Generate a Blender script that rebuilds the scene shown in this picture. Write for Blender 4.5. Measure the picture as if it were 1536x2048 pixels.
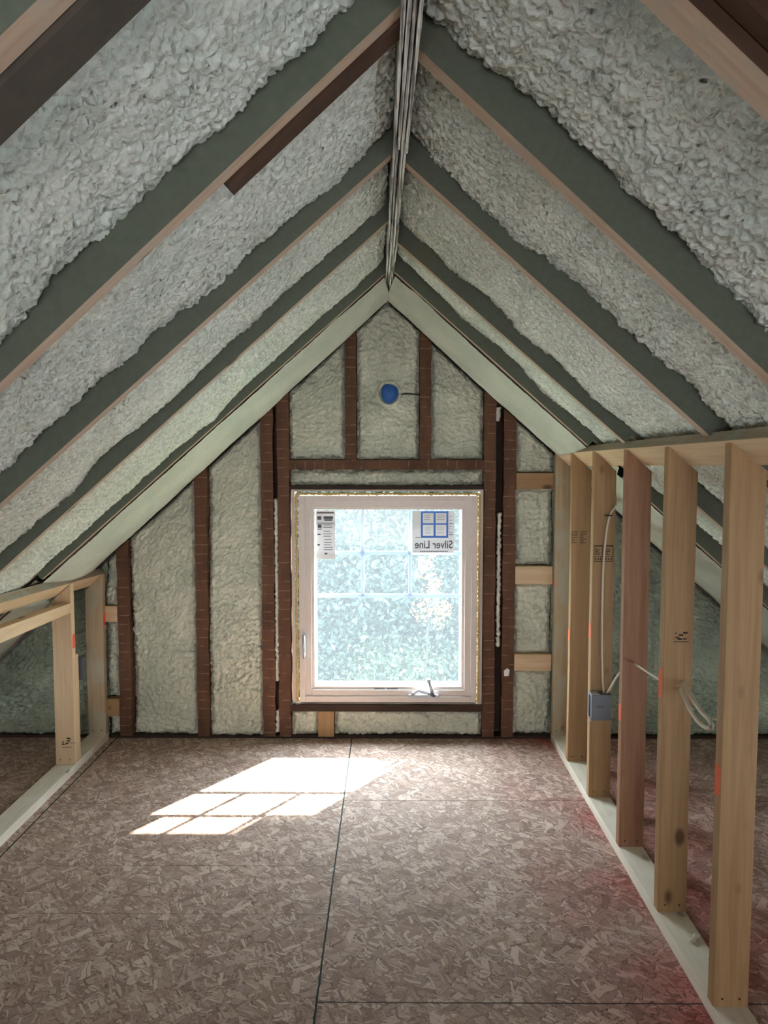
import bpy, bmesh, math, random
import numpy as np
from mathutils import Vector, Matrix
random.seed(7)
for o in list(bpy.data.objects): bpy.data.objects.remove(o)
S = bpy.context.scene
C = S.collection
# ------------------------------------------------------------------ camera, world, sun, exposure
CAM_H = 1.43
cd = bpy.data.cameras.new('camera'); cam = bpy.data.objects.new('camera', cd); C.objects.link(cam)
cd.sensor_fit = 'VERTICAL'; cd.sensor_height = 24.0; cd.lens = 24.0 * 1540 / 2048
cd.clip_start = 0.02; cd.clip_end = 200
PITCH, YAW = math.atan(103 / 1540), math.atan(10 / 1540)
cam.location = (0, 0, CAM_H); cam.rotation_euler = (math.pi / 2 - PITCH, 0, YAW)
S.camera = cam
S.view_settings.view_transform = 'Standard'; S.view_settings.look = 'None'
S.view_settings.gamma = 1; S.view_settings.use_curve_mapping = False
S.view_settings.exposure = 0.88

SKY, SUN, REAR = 17.0, 30.0, 40.0
w = bpy.data.worlds.new('sky'); S.world = w; w.use_nodes = True
bg = w.node_tree.nodes['Background']; bg.inputs[0].default_value = (0.86, 0.93, 1.0, 1); bg.inputs[1].default_value = SKY
sd = bpy.data.lights.new('sun', 'SUN'); sd.energy = SUN; sd.angle = math.radians(0.8); sd.color = (1.0, 0.90, 0.80)
so = bpy.data.objects.new('sun', sd); C.objects.link(so)
so.rotation_euler = Vector((-0.68, -1.0, -1.03)).to_track_quat('-Z', 'Y').to_euler(); so.location = (4, 8, 8)
pd = bpy.data.lights.new('window_portal', 'AREA'); pd.shape = 'RECTANGLE'; pd.size = 0.86; pd.size_y = 1.0
po = bpy.data.objects.new('window_portal', pd); C.objects.link(po); po.location = (-0.005, 4.03, 0.73)
po.rotation_euler = Vector((0, -1, 0)).to_track_quat('-Z', 'Y').to_euler()
try: pd.cycles.is_portal = True
except Exception: pass
# added fill light behind the camera, from no visible source
rd = bpy.data.lights.new('rear_fill_light', 'AREA'); rd.shape = 'RECTANGLE'; rd.size = 1.7; rd.size_y = 1.1
rd.energy = REAR; rd.color = (0.94, 0.97, 1.0)
ro = bpy.data.objects.new('rear_fill_light', rd); C.objects.link(ro); ro.location = (0, -2.97, 0.78)
ro.rotation_euler = Vector((0, 1, 0.0)).to_track_quat('-Z', 'Y').to_euler()

# ------------------------------------------------------------------ geometry constants (metres)
GY = 3.87            # front plane of the gable framing
ZA = 2.22            # height of the rafter undersides at the ridge
SL = 0.905           # roof slope
AL = math.atan(SL); CA, SA = math.cos(AL), math.sin(AL)
def ridge_x(y): return -0.008 + (GY - y) * 0.019
def roof_z(x, y=GY): return ZA - SL * abs(x - ridge_x(y))
HS = 0.15            # roof boards above the rafter undersides

# ------------------------------------------------------------------ materials
def lin(c):
    return tuple(((v / 255) / 12.92 if v / 255 <= .04045 else ((v / 255 + .055) / 1.055) ** 2.4) for v in c) + (1,)
class NT:
    def __init__(s, name):
        s.m = bpy.data.materials.new(name); s.m.use_nodes = True; s.t = s.m.node_tree
        s.b = s.t.nodes['Principled BSDF']; s.out = s.t.nodes['Material Output']
    def n(s, typ, ins=None, **kw):
        nd = s.t.nodes.new(typ)
        for k, v in kw.items(): setattr(nd, k, v)
        for k, v in (ins or {}).items():
            if isinstance(v, bpy.types.NodeSocket): s.t.links.new(v, nd.inputs[k])
            else: nd.inputs[k].default_value = v
        return nd
    def l(s, a, b): s.t.links.new(a, b)
    def math(s, op, a, b=0.0, c=None, clamp=False):
        d = {0: a, 1: b}
        if c is not None: d[2] = c
        return s.n('ShaderNodeMath', d, operation=op, use_clamp=clamp).outputs[0]
    def ramp(s, fac, stops, interp='LINEAR'):
        r = s.n('ShaderNodeValToRGB', {0: fac}); r.color_ramp.interpolation = interp
        e = r.color_ramp.elements
        while len(e) < len(stops): e.new(.5)
        for q, (p, c) in zip(e, stops): q.position = p; q.color = c if len(c) == 4 else tuple(c) + (1,)
        return r.outputs[0]
    def mix(s, fac, a, b, mode='MIX'):
        nd = s.n('ShaderNodeMix', data_type='RGBA', blend_type=mode)
        for i, v in ((0, fac), (6, a), (7, b)):
            if isinstance(v, bpy.types.NodeSocket): s.t.links.new(v, nd.inputs[i])
            else: nd.inputs[i].default_value = v
        return nd.outputs[2]
    def coords(s, rnd=True, scale=(1, 1, 1)):
        tc = s.n('ShaderNodeTexCoord').outputs['Object']
        if rnd:
            oi = s.n('ShaderNodeObjectInfo').outputs['Random']
            sc = s.math('MULTIPLY', oi, 37.0)
            cx = s.n('ShaderNodeCombineXYZ', {0: sc, 1: sc, 2: sc}).outputs[0]
            tc = s.n('ShaderNodeVectorMath', {0: tc, 1: cx}, operation='ADD').outputs[0]
        return s.n('ShaderNodeMapping', {0: tc, 3: scale}).outputs[0]
    def noise(s, vec, scale, detail=3, rough=.5, dist=0.0):
        return s.n('ShaderNodeTexNoise', {'Vector': vec, 'Scale': scale, 'Detail': detail, 'Roughness': rough, 'Distortion': dist}).outputs[0]
    def bump(s, h, strength=.5, dist=.01, normal=None):
        b = s.n('ShaderNodeBump', {'Strength': strength, 'Distance': dist, 'Height': h})
        if normal is not None: s.l(normal, b.inputs['Normal'])
        return b.outputs[0]
    def fin(s, col=None, rough=.6, normal=None, metal=0.0, spec=None):
        if col is not None:
            if isinstance(col, bpy.types.NodeSocket): s.l(col, s.b.inputs['Base Color'])
            else: s.b.inputs['Base Color'].default_value = col
        if isinstance(rough, bpy.types.NodeSocket): s.l(rough, s.b.inputs['Roughness'])
        else: s.b.inputs['Roughness'].default_value = rough
        s.b.inputs['Metallic'].default_value = metal
        if spec is not None: s.b.inputs['Specular IOR Level'].default_value = spec
        if normal is not None: s.l(normal, s.b.inputs['Normal'])
        return s.m
def simple(name, c, rough=.6, metal=0.0, spec=None):
    m = NT(name); v = m.coords(False)
    n = m.noise(v, 40, 2)
    c = lin(c); d = tuple(x * .85 for x in c[:3]) + (1,)
    return m.fin(m.mix(n, d, c), rough, None, metal, spec)

def foam_mat(name, c0, c1, cell=55, strength=.5, dist=.006, rough=.38, fine=260):
    m = NT(name); v = m.coords(True)
    big = m.noise(v, 5, 4, .55)
    wn = m.n('ShaderNodeTexNoise', {'Vector': v, 'Scale': 18.0, 'Detail': 2.0}).outputs[1]
    wv = m.n('ShaderNodeVectorMath', {0: wn, 1: (.035, .035, .035)}, operation='MULTIPLY').outputs[0]
    v2 = m.n('ShaderNodeVectorMath', {0: v, 1: wv}, operation='ADD').outputs[0]
    vo = m.n('ShaderNodeTexVoronoi', {'Vector': v2, 'Scale': float(cell)}, feature='SMOOTH_F1').outputs[0]
    fn = m.noise(v, fine, 3, .6)
    h = m.math('SUBTRACT', m.math('MULTIPLY', fn, .12), m.math('MULTIPLY', vo, 1.0))
    nrm = m.bump(h, strength, dist)
    col = m.mix(m.ramp(big, [(.35, (0, 0, 0)), (.65, (1, 1, 1))]), lin(c0), lin(c1))
    rg = m.math('ADD', m.math('MULTIPLY', m.noise(v, 60, 2), .2), rough - .1)
    return m.fin(col, rg, nrm, spec=.5)
M = {}
M['foam'] = foam_mat('spray_foam', (196, 204, 194), (216, 220, 210), cell=72, strength=1.0, dist=.008, rough=.27)
M['foam_gable'] = foam_mat('gable_foam', (192, 195, 176), (214, 214, 194), cell=52, strength=.8, dist=.010, rough=.36)
M['foam_smooth'] = foam_mat('smooth_foam', (172, 178, 164), (192, 194, 180), cell=120, strength=.6, dist=.004, rough=.5)
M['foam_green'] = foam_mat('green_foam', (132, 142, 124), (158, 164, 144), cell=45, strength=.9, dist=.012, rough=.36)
M['foam_bead'] = foam_mat('foam_bead', (205, 200, 185), (220, 215, 205), cell=90, strength=.3, dist=.003)

def pine(name, base, dark, knots=True, mist=None, bumpy=.25, xs=26):
    m = NT(name); v = m.coords(True, (xs, xs, 1.2)); vk = m.coords(True, (1, 1, .55))
    g = m.noise(v, 2.2, 5, .6, .6); g2 = m.noise(m.coords(True, (90, 90, 3)), 2.0, 3, .6)
    col = m.mix(m.ramp(g, [(.35, (0, 0, 0)), (.7, (1, 1, 1))]), lin(base), lin(dark))
    col = m.mix(m.math('MULTIPLY', g2, .25), col, lin(tuple(x * .8 for x in dark)))
    big = m.noise(m.coords(True, (2, 2, .8)), 1.5, 2)
    col = m.mix(m.math('MULTIPLY', big, .4), col, lin(tuple(x * .86 for x in base)))
    if knots:
        vo = m.n('ShaderNodeTexVoronoi', {'Vector': vk, 'Scale': 8.5}).outputs
        sel = m.n('ShaderNodeSeparateColor', {0: vo[1]}).outputs[0]
        k = m.math('MULTIPLY', m.ramp(vo[0], [(.08, (1, 1, 1)), (.17, (0, 0, 0))]), m.math('GREATER_THAN', sel, .45))
        col = m.mix(m.math('MULTIPLY', k, .85), col, lin((78, 48, 26)))
    if mist:
        geo = m.n('ShaderNodeNewGeometry')
        mk = m.ramp(m.noise(m.coords(True), mist[1], 4, .6), [(mist[2], (0, 0, 0)), (mist[2] + .12, (1, 1, 1))])
        col = m.mix(mk, col, lin(mist[0]))
    return m.fin(col, .6, m.bump(g2, bumpy, .0008), spec=.3)
M['pine'] = pine('new_pine', (222, 196, 162), (200, 166, 126))
M['pine_tan'] = pine('warm_pine', (176, 142, 102), (148, 112, 76))
M['pine_pale'] = pine('pale_pine', (236, 226, 210), (214, 200, 180), mist=((222, 214, 200), 9, .5))
M['pine_red'] = pine('reddish_pine', (166, 124, 94), (136, 92, 66))
M['pine_under'] = pine('rafter_edge', (204, 180, 158), (176, 146, 122), mist=((178, 162, 144), 30, .5))
M['pine_misted'] = pine('misted_pine', (188, 166, 134), (164, 140, 108), mist=((170, 160, 138), 5, .45))
M['plate_top'] = pine('misted_plate', (178, 160, 138), (150, 132, 108), mist=((156, 154, 140), 14, .5))
m = NT('rafter_mist'); v = m.coords(True)
mk = m.ramp(m.noise(v, 4, 4, .6), [(.62, (0, 0, 0)), (.78, (1, 1, 1))])
m.fin(m.mix(mk, m.mix(m.noise(v, 60, 3), lin((84, 90, 78)), lin((102, 106, 92))), lin((104, 92, 72))), .7, m.bump(m.noise(v, 180, 3), .4, .002), spec=.3)
M['mist'] = m.m
# old brown framing with pale lath marks across it
def oldwood(name, a, b, lath=True, axis=2):
    m = NT(name); sc = [16, 16, 16]; sc[axis] = 1.5
    v = m.coords(True, tuple(sc)); vv = m.coords(True)
    g = m.noise(v, 2.2, 5, .65, .5)
    col = m.mix(g, lin(a), lin(b))
    col = m.mix(m.ramp(m.noise(vv, 7, 3), [(.45, (0, 0, 0)), (.7, (.6, .6, .6))]), col, lin(tuple(x * .6 for x in a)))
    if lath:
        sp = m.n('ShaderNodeSeparateXYZ', {0: m.n('ShaderNodeTexCoord').outputs['Object']}).outputs[axis]
        off = m.math('MULTIPLY', m.n('ShaderNodeObjectInfo').outputs['Random'], 1.0)
        j = m.math('MULTIPLY', m.noise(vv, 3, 1), .6)
        q = m.math('FRACT', m.math('ADD', m.math('ADD', m.math('MULTIPLY', sp, 21.0), off), j))
        ln = m.ramp(q, [(.0, (0, 0, 0)), (.03, (1, 1, 1)), (.09, (1, 1, 1)), (.13, (0, 0, 0))])
        ln = m.math('MULTIPLY', ln, m.ramp(m.noise(vv, 24, 2), [(.42, (0, 0, 0)), (.6, (.6, .6, .6))]))
        col = m.mix(ln, col, lin((158, 126, 104)))
    return m.fin(col, .75, m.bump(g, .4, .002), spec=.25)
M['old'] = oldwood('old_brown_stud', (116, 82, 62), (78, 54, 42))
M['old_dark'] = oldwood('old_dark_board', (70, 52, 42), (46, 34, 28), lath=False)
M['old_dark2'] = oldwood('old_rafter_wood', (92, 66, 50), (56, 42, 34), lath=False)
M['old_grey'] = oldwood('weathered_grey_wood', (92, 84, 74), (58, 52, 46), lath=False)
M['sheath'] = oldwood('roof_boards', (84, 64, 52), (58, 44, 36), lath=False, axis=1)

# OSB: overlapping layers of rotated, stretched cells = wood flakes
def osb():
    m = NT('osb_subfloor'); tc = m.n('ShaderNodeTexCoord').outputs['Object']
    base = m.mix(m.noise(tc, 30, 4, .6), lin((140, 118, 106)), lin((196, 172, 156)))
    col = base; hgt = m.math('MULTIPLY', m.noise(tc, 30, 4), .2)
    specs = [(.2, 9, 30, 0), (1.3, 8, 24, 3), (2.2, 12, 44, 7), (.8, 7, 20, 13), (2.8, 15, 80, 5), (.5, 10, 34, 2), (1.75, 9, 26, 17), (2.5, 8, 28, 21), (.45, 18, 100, 9), (1.1, 15, 90, 19)]
    for i, (rot, sx, sy, off) in enumerate(specs):
        wn = m.n('ShaderNodeTexNoise', {'Vector': tc, 'Scale': 3.0 + i * .3, 'Detail': 3.0}).outputs[1]
        wv = m.n('ShaderNodeVectorMath', {0: wn, 1: (.10, .10, 0)}, operation='MULTIPLY').outputs[0]
        tv = m.n('ShaderNodeVectorMath', {0: tc, 1: wv}, operation='ADD').outputs[0]
        r = m.n('ShaderNodeVectorRotate', {0: tv, 'Angle': rot}, rotation_type='Z_AXIS').outputs[0]
        mp = m.n('ShaderNodeMapping', {0: r, 1: (off * 1.7, off * .9, 0), 3: (sx, sy, 0)}).outputs[0]
        vo = m.n('ShaderNodeTexVoronoi', {'Vector': mp, 'Scale': 1.0, 'Randomness': 1.0}, distance='CHEBYCHEV', voronoi_dimensions='2D').outputs
        sp = m.n('ShaderNodeSeparateColor', {0: vo[1]}).outputs
        rad = m.math('ADD', .16, m.math('MULTIPLY', sp[2], .26))
        sel = m.math('GREATER_THAN', sp[0], .48)
        mask = m.math('MULTIPLY', m.math('LESS_THAN', vo[0], rad), sel)
        rim = m.math('MULTIPLY', m.math('LESS_THAN', vo[0], m.math('ADD', rad, .055)), sel)
        streak = m.noise(m.n('ShaderNodeMapping', {0: mp, 3: (.6, 7, 1)}).outputs[0], 1.6, 3)
        fc = m.ramp(sp[1], [(0, lin((118, 92, 78))), (.25, lin((156, 128, 110))), (.55, lin((190, 164, 146))), (.8, lin((226, 206, 188))), (1, lin((160, 138, 130)))])
        fc = m.mix(.35, fc, m.mix(streak, lin((120, 94, 78)), lin((228, 206, 186))), 'MIX')
        col = m.mix(m.math('MULTIPLY', rim, .40), col, lin((84, 62, 52)))
        col = m.mix(mask, col, fc)
        hgt = m.math('MAXIMUM', hgt, m.math('MULTIPLY', mask, m.math('ADD', sp[1], .2)))
    # patchy red tint along the right hand plate
    s = m.n('ShaderNodeSeparateXYZ', {0: tc}).outputs
    g = m.ramp(s[0], [(.0, (0, 0, 0)), (.42, (0, 0, 0)), (.80, (1, 1, 1)), (1., (.8, .8, .8))])
    red = m.math('MULTIPLY', g, m.ramp(m.noise(tc, 2.2, 2, .5), [(.36, (.12, .12, .12)), (.62, (1, 1, 1))]))
    fade = m.ramp(m.math('MULTIPLY', s[0], .4), [(.40, (1, 1, 1)), (.62, (0, 0, 0))])
    red = m.math('MULTIPLY', red, fade)
    col = m.mix(m.math('MULTIPLY', red, .85), col, m.mix(1.0, col, lin((226, 112, 120)), 'MULTIPLY'))
    col = m.mix(.55, col, m.mix(1.0, col, lin((238, 232, 242)), 'MULTIPLY'))
    # sheet joints
    def line(coord, at, wdt, cond=None):
        d = m.math('ABSOLUTE', m.math('SUBTRACT', coord, at)); k = m.math('LESS_THAN', d, wdt)
        return m.math('MULTIPLY', k, cond) if cond is not None else k
    wob = m.math('MULTIPLY', m.math('SUBTRACT', m.noise(tc, 40, 2), .5), .006)
    xx = m.math('ADD', s[0], wob); yy = m.math('ADD', s[1], wob)
    right = m.math('GREATER_THAN', s[0], -.191); left = m.math('LESS_THAN', s[0], -.191)
    j = m.math('MAXIMUM', line(xx, -.191, .0028), line(xx, -1.405, .003))
    col = m.mix(j, col, lin((20, 42, 35)))
    k = m.math('MAXIMUM', line(yy, 1.945, .0028, right), line(yy, 3.16, .002, right))
    col = m.mix(m.math('MULTIPLY', k, .85), col, lin((50, 40, 36)))
    k2 = m.math('MAXIMUM', line(yy, 2.34, .002, left), m.math('MAXIMUM', line(yy, 2.63, .0025, left), line(yy, 3.12, .002, left)))
    col = m.mix(m.math('MULTIPLY', k2, .45), col, lin((70, 56, 50)))
    return m.fin(col, .75, m.bump(hgt, .4, .0015), spec=.18)
M['osb'] = osb()
M['vinyl'] = simple('white_vinyl', (216, 204, 198), .4)
m = NT('outer_vinyl'); m.fin(lin((225, 232, 245)), .4)
tl = m.n('ShaderNodeBsdfTranslucent', {0: (.55, .62, .78, 1)}).outputs[0]
mx = m.n('ShaderNodeMixShader', {0: .22, 1: m.b.outputs[0], 2: tl}); m.l(mx.outputs[0], m.out.inputs[0]); M['vinyl_out'] = m.m
M['yellow'] = simple('yellow_gap_foam', (200, 172, 112), .7)
M['jamb'] = simple('raw_jamb', (206, 192, 180), .7)
M['blue'] = simple('blue_tape', (38, 92, 168), .55)
M['black'] = simple('black_rubber', (22, 22, 24), .5)
M['cable'] = simple('cable_sheath', (216, 206, 188), .45)
M['steel'] = simple('galvanised_steel', (116, 120, 126), .42, .75)
M['chrome'] = simple('satin_metal', (190, 196, 205), .3, .8)
M['orange'] = simple('orange_spray_paint', (236, 104, 66), .7)
M['ink'] = simple('stamp_ink', (54, 38, 28), .8)
M['nail'] = simple('nail_steel', (46, 38, 32), .5, .5)
m = NT('white_paper'); m.fin(lin((236, 236, 236)), .8)
tl = m.n('ShaderNodeBsdfTranslucent', {0: (.62, .66, .72, 1)}).outputs[0]
mx = m.n('ShaderNodeMixShader', {0: .12, 1: m.b.outputs[0], 2: tl}); m.l(mx.outputs[0], m.out.inputs[0]); M['paper'] = m.m
M['ink2'] = simple('grey_print', (92, 96, 108), .8)
M['bluep'] = simple('blue_print', (84, 134, 226), .7)
M['plasterwall'] = simple('rear_boards', (150, 150, 138), .8)
M['grass'] = simple('grass', (92, 120, 60), .9)
M['bark'] = simple('bark', (44, 40, 36), .9, 0, .05)
def leafmat(name, a, b):
    m = NT(name); v = m.coords(False)
    g = m.n('ShaderNodeTexNoise', {'Vector': v, 'Scale': 9.0, 'Detail': 2.0}).outputs[0]
    col = m.mix(m.ramp(g, [(.4, (0, 0, 0)), (.6, (1, 1, 1))]), lin(a), lin(b))
    m.fin(col, .8, spec=.08)
    tr = m.n('ShaderNodeBsdfTranslucent', {0: col}).outputs[0]
    mx = m.n('ShaderNodeMixShader', {0: .45, 1: m.b.outputs[0], 2: tr}); m.l(mx.outputs[0], m.out.inputs[0])
    return m.m
M['leaf_dark'] = leafmat('dark_leaves', (44, 56, 54), (68, 82, 74))
M['leaf_mid'] = leafmat('mid_green_leaves', (56, 70, 62), (80, 94, 76))
M['leaf_yellow'] = leafmat('yellow_leaves', (176, 150, 60), (186, 134, 70))
M['leaf_light'] = leafmat('light_green_leaves', (104, 134, 50), (130, 150, 60))
m = NT('window_glass'); m.t.nodes.remove(m.b)
tr = m.n('ShaderNodeBsdfTransparent', {0: (.93, .97, .97, 1)}).outputs[0]
gl = m.n('ShaderNodeBsdfGlossy', {0: (1, 1, 1, 1), 1: .02}).outputs[0]
mx = m.n('ShaderNodeMixShader', {0: .006, 1: tr, 2: gl}); m.l(mx.outputs[0], m.out.inputs[0]); M['glass'] = m.m
m = NT('insect_screen_mesh'); m.t.nodes.remove(m.b)
tr = m.n('ShaderNodeBsdfTransparent', {0: (1, 1, 1, 1)}).outputs[0]
tl = m.n('ShaderNodeBsdfTranslucent', {0: (.80, .88, 1, 1)}).outputs[0]
mx = m.n('ShaderNodeMixShader', {0: .016, 1: tr, 2: tl}); m.l(mx.outputs[0], m.out.inputs[0]); M['screen'] = m.m

# ------------------------------------------------------------------ mesh helpers
class MB:
    def __init__(s): s.v = []; s.f = []; s.mi = []; s.sm = []
    def add(s, vs, fs, mi=0, smooth=False):
        o = len(s.v); s.v += [tuple(p) for p in vs]
        s.f += [tuple(i + o for i in f) for f in fs]; s.mi += [mi] * len(fs); s.sm += [smooth] * len(fs); return s
    def box(s, lo, hi, mi=0, mi_of=None):
        x0, y0, z0 = lo; x1, y1, z1 = hi
        vs = [(x0, y0, z0), (x1, y0, z0), (x1, y1, z0), (x0, y1, z0), (x0, y0, z1), (x1, y0, z1), (x1, y1, z1), (x0, y1, z1)]
        fs = [(3, 2, 1, 0), (4, 5, 6, 7), (0, 1, 5, 4), (2, 3, 7, 6), (1, 2, 6, 5), (3, 0, 4, 7)]  # -z +z -y +y +x -x
        o = len(s.v); s.v += vs
        for k, f in enumerate(fs):
            s.f.append(tuple(i + o for i in f)); s.mi.append(mi_of.get(k, mi) if mi_of else mi); s.sm.append(False)
        return s
    def hexa(s, vs, mi=0, mi_of=None):      # 8 corners, ordered as in box
        fs = [(3, 2, 1, 0), (4, 5, 6, 7), (0, 1, 5, 4), (2, 3, 7, 6), (1, 2, 6, 5), (3, 0, 4, 7)]
        o = len(s.v); s.v += [tuple(p) for p in vs]
        for k, f in enumerate(fs):
            s.f.append(tuple(i + o for i in f)); s.mi.append(mi_of.get(k, mi) if mi_of else mi); s.sm.append(False)
        return s
    def tube(s, pts, r, n=10, mi=0, smooth=True):
        pts = [Vector(p) for p in pts]; rs = r if isinstance(r, (list, tuple)) else [r] * len(pts); vs = []
        ref = Vector((0.31, .2, .93))
        for i, p in enumerate(pts):
            t = (pts[min(i + 1, len(pts) - 1)] - pts[max(i - 1, 0)]).normalized()
            a = t.cross(ref).normalized(); b = t.cross(a)
            for k in range(n):
                th = 2 * math.pi * k / n; vs.append(p + (a * math.cos(th) + b * math.sin(th)) * rs[i])
        fs = [(i * n + k, i * n + (k + 1) % n, (i + 1) * n + (k + 1) % n, (i + 1) * n + k) for i in range(len(pts) - 1) for k in range(n)]
        fs += [tuple(range(n - 1, -1, -1)), tuple((len(pts) - 1) * n + k for k in range(n))]
        return s.add(vs, fs, mi, smooth)
    def frame(s, x0, x1, z0, z1, wl, wr, wb, wt, y0, y1, mi=0):
        s.box((x0, y0, z0), (x0 + wl, y1, z1), mi); s.box((x1 - wr, y0, z0), (x1, y1, z1), mi)
        s.box((x0 + wl, y0, z0), (x1 - wr, y1, z0 + wb), mi); s.box((x0 + wl, y0, z1 - wt), (x1 - wr, y1, z1), mi); return s
    def build(s, name, mats, parent=None, bevel=0.0, M4=None):
        me = bpy.data.meshes.new(name); me.from_pydata(s.v, [], s.f)
        if not isinstance(mats, (list, tuple)): mats = [mats]
        for q in mats: me.materials.append(q)
        me.polygons.foreach_set('material_index', s.mi); me.polygons.foreach_set('use_smooth', s.sm); me.update()
        if bevel:
            b = bmesh.new(); b.from_mesh(me); bmesh.ops.bevel(b, geom=b.edges[:], offset=bevel, segments=2, affect='EDGES', profile=.6); b.to_mesh(me); b.free()
        o = bpy.data.objects.new(name, me); C.objects.link(o)
        if parent: o.parent = parent
        if M4 is not None: o.matrix_world = M4
        return o
def tag(o, label, cat, group=None, kind=None):
    o['label'] = label; o['category'] = cat
    if group: o['group'] = group
    if kind: o['kind'] = kind
    return o
def struct(o, label=None):
    o['kind'] = 'structure'
    if label: o['label'] = label
    return o
def empty(name, loc):
    o = bpy.data.objects.new(name, None); o.empty_display_size = .05; C.objects.link(o); o.location = loc; return o

# numpy noise for the foam surfaces
def h2(ix, iy, seed):
    n = (ix.astype(np.int64) * 374761393 + iy.astype(np.int64) * 668265263 + seed * 1274126177) & 0xffffffff
    n = ((n ^ (n >> 13)) * 1274126177) & 0xffffffff
    n = n ^ (n >> 16); return (n & 0xffff) / 65535.0
def vnoise(x, y, seed):
    ix, iy = np.floor(x), np.floor(y); fx, fy = x - ix, y - iy
    fx = fx * fx * (3 - 2 * fx); fy = fy * fy * (3 - 2 * fy)
    a = h2(ix, iy, seed); b = h2(ix + 1, iy, seed); c = h2(ix, iy + 1, seed); d = h2(ix + 1, iy + 1, seed)
    return (a * (1 - fx) + b * fx) * (1 - fy) + (c * (1 - fx) + d * fx) * fy
def fbm(x, y, seed, o=3):
    t = 0; a = .5
    for k in range(o): t = t + a * (vnoise(x, y, seed + k) - .5); x = x * 2.03 + 5.1; y = y * 2.03 + 1.7; a *= .5
    return t
def dome(x, y, seed):                       # rounded bubbles meeting in creases
    ix, iy = np.floor(x), np.floor(y); best = np.full(x.shape, 9.0); sec = np.full(x.shape, 9.0); hid = np.zeros(x.shape)
    for dx in (-1, 0, 1):
        for dy in (-1, 0, 1):
            cx, cy = ix + dx, iy + dy
            px = cx + .12 + .76 * h2(cx, cy, seed); py = cy + .12 + .76 * h2(cx, cy, seed + 91)
            d = np.sqrt((x - px) ** 2 + (y - py) ** 2); nb = d < best
            sec = np.where(nb, best, np.minimum(sec, d)); hid = np.where(nb, h2(cx, cy, seed + 17), hid); best = np.where(nb, d, best)
    e = np.clip((sec - best) * 1.9, 0, 1)
    return np.sqrt(e * (2 - e)) * (.45 + .55 * hid)
def foam_h(a, b, seed, amp, cell):
    """relief of sprayed foam at surface coordinates a, b (metres), in metres"""
    wa = fbm(a * 14, b * 14, seed + 3, 2) * .05; wb = fbm(a * 14, b * 14, seed + 9, 2) * .05
    A, B = a + wa, b + wb
    r = fbm(a * 3.2, b * 3.2, seed, 4) * 2.0
    msk = np.clip(vnoise(a * 5, b * 5, seed + 40) * 1.5 + .1, .45, 1.2)
    r = r + dome(A / cell, B / (cell * .85), seed + 5) * .55 * msk + dome(A / (cell * .45), B / (cell * .40), seed + 6) * .42
    r = r + dome(A / (cell * 2.6), B / (cell * 2.2), seed + 8) * .35 * (1.2 - msk)
    return r * amp
def grid_obj(name, P, mat, parent=None, flip=False):
    nu, nv = P.shape[:2]; me = bpy.data.meshes.new(name)
    i = np.arange(nu - 1)[:, None] * nv + np.arange(nv - 1)[None, :]
    q = np.stack([i, i + 1, i + nv + 1, i + nv], -1).reshape(-1, 4)
    if flip: q = q[:, ::-1]
    me.vertices.add(nu * nv); me.vertices.foreach_set('co', P.reshape(-1).astype(np.float32))
    me.loops.add(q.size); me.loops.foreach_set('vertex_index', q.reshape(-1).astype(np.int32))
    me.polygons.add(len(q)); me.polygons.foreach_set('loop_start', np.arange(0, q.size, 4, dtype=np.int32))
    me.polygons.foreach_set('use_smooth', np.ones(len(q), dtype=bool))
    me.materials.append(mat); me.update(calc_edges=True); me.validate()
    o = bpy.data.objects.new(name, me); C.objects.link(o)
    if parent: o.parent = parent
    return o

# ================================================================== THE SETTING
Y0, Y1 = -3.0, 3.96
f = MB().box((-2.5, Y0, -.02), (2.5, Y1, 0)).build('floor', M['osb']); struct(f, 'flaked strand board subfloor with dark green joint lines')
for side, sg in (('left', -1), ('right', 1)):
    def rp(s, h, y): return (ridge_x(y) + sg * (s * CA + h * SA), y, ZA - s * SA + h * CA)
    hs, he = HS, HS + .02; s0 = -hs * SA / CA; s1 = 3.5
    vs = [rp(s0, hs, Y0), rp(s1, hs, Y0), rp(s1, hs, Y1), rp(s0, hs, Y1), rp(s0, he, Y0), rp(s1, he, Y0), rp(s1, he, Y1), rp(s0, he, Y1)]
    o = MB().hexa(vs).build('ceiling', M['sheath']); struct(o, f'dark brown roof boards over the {side} slope')
# gable wall boards behind the foam, pierced by the window
xa, xb, za, zb = -.50, .478, .165, 1.295
mb = MB()
for (a, b, c, d) in ((-2.5, xa, 0, 2.6), (xb, 2.5, 0, 2.6), (xa, xb, 0, za), (xa, xb, zb, 2.6)): mb.box((a, 3.965, c), (b, 3.99, d))
struct(mb.build('wall_back', M['sheath']), 'dark boarding behind the gable foam')
mb = MB()
for (a, b, c, d) in ((-2.5, -.9, 0, 2.7), (.9, 2.5, 0, 2.7), (-.9, .9, 0, .2), (-.9, .9, 1.38, 2.7)): mb.box((a, -3.03, c), (b, -3.0, d))
struct(mb.build('wall_rear', M['plasterwall']), 'boarded gable wall behind the viewer')
o = MB().frame(-.9, .9, .2, 1.38, .05, .05, .05, .05, -3.02, -2.99).box((-.85, -3.012, .25), (.85, -3.008, 1.33)).build('rear_fill_window', M['vinyl']); struct(o, 'added window panel behind the viewer, backing the fill light')  # unseen window added to go with the rear fill light

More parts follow.
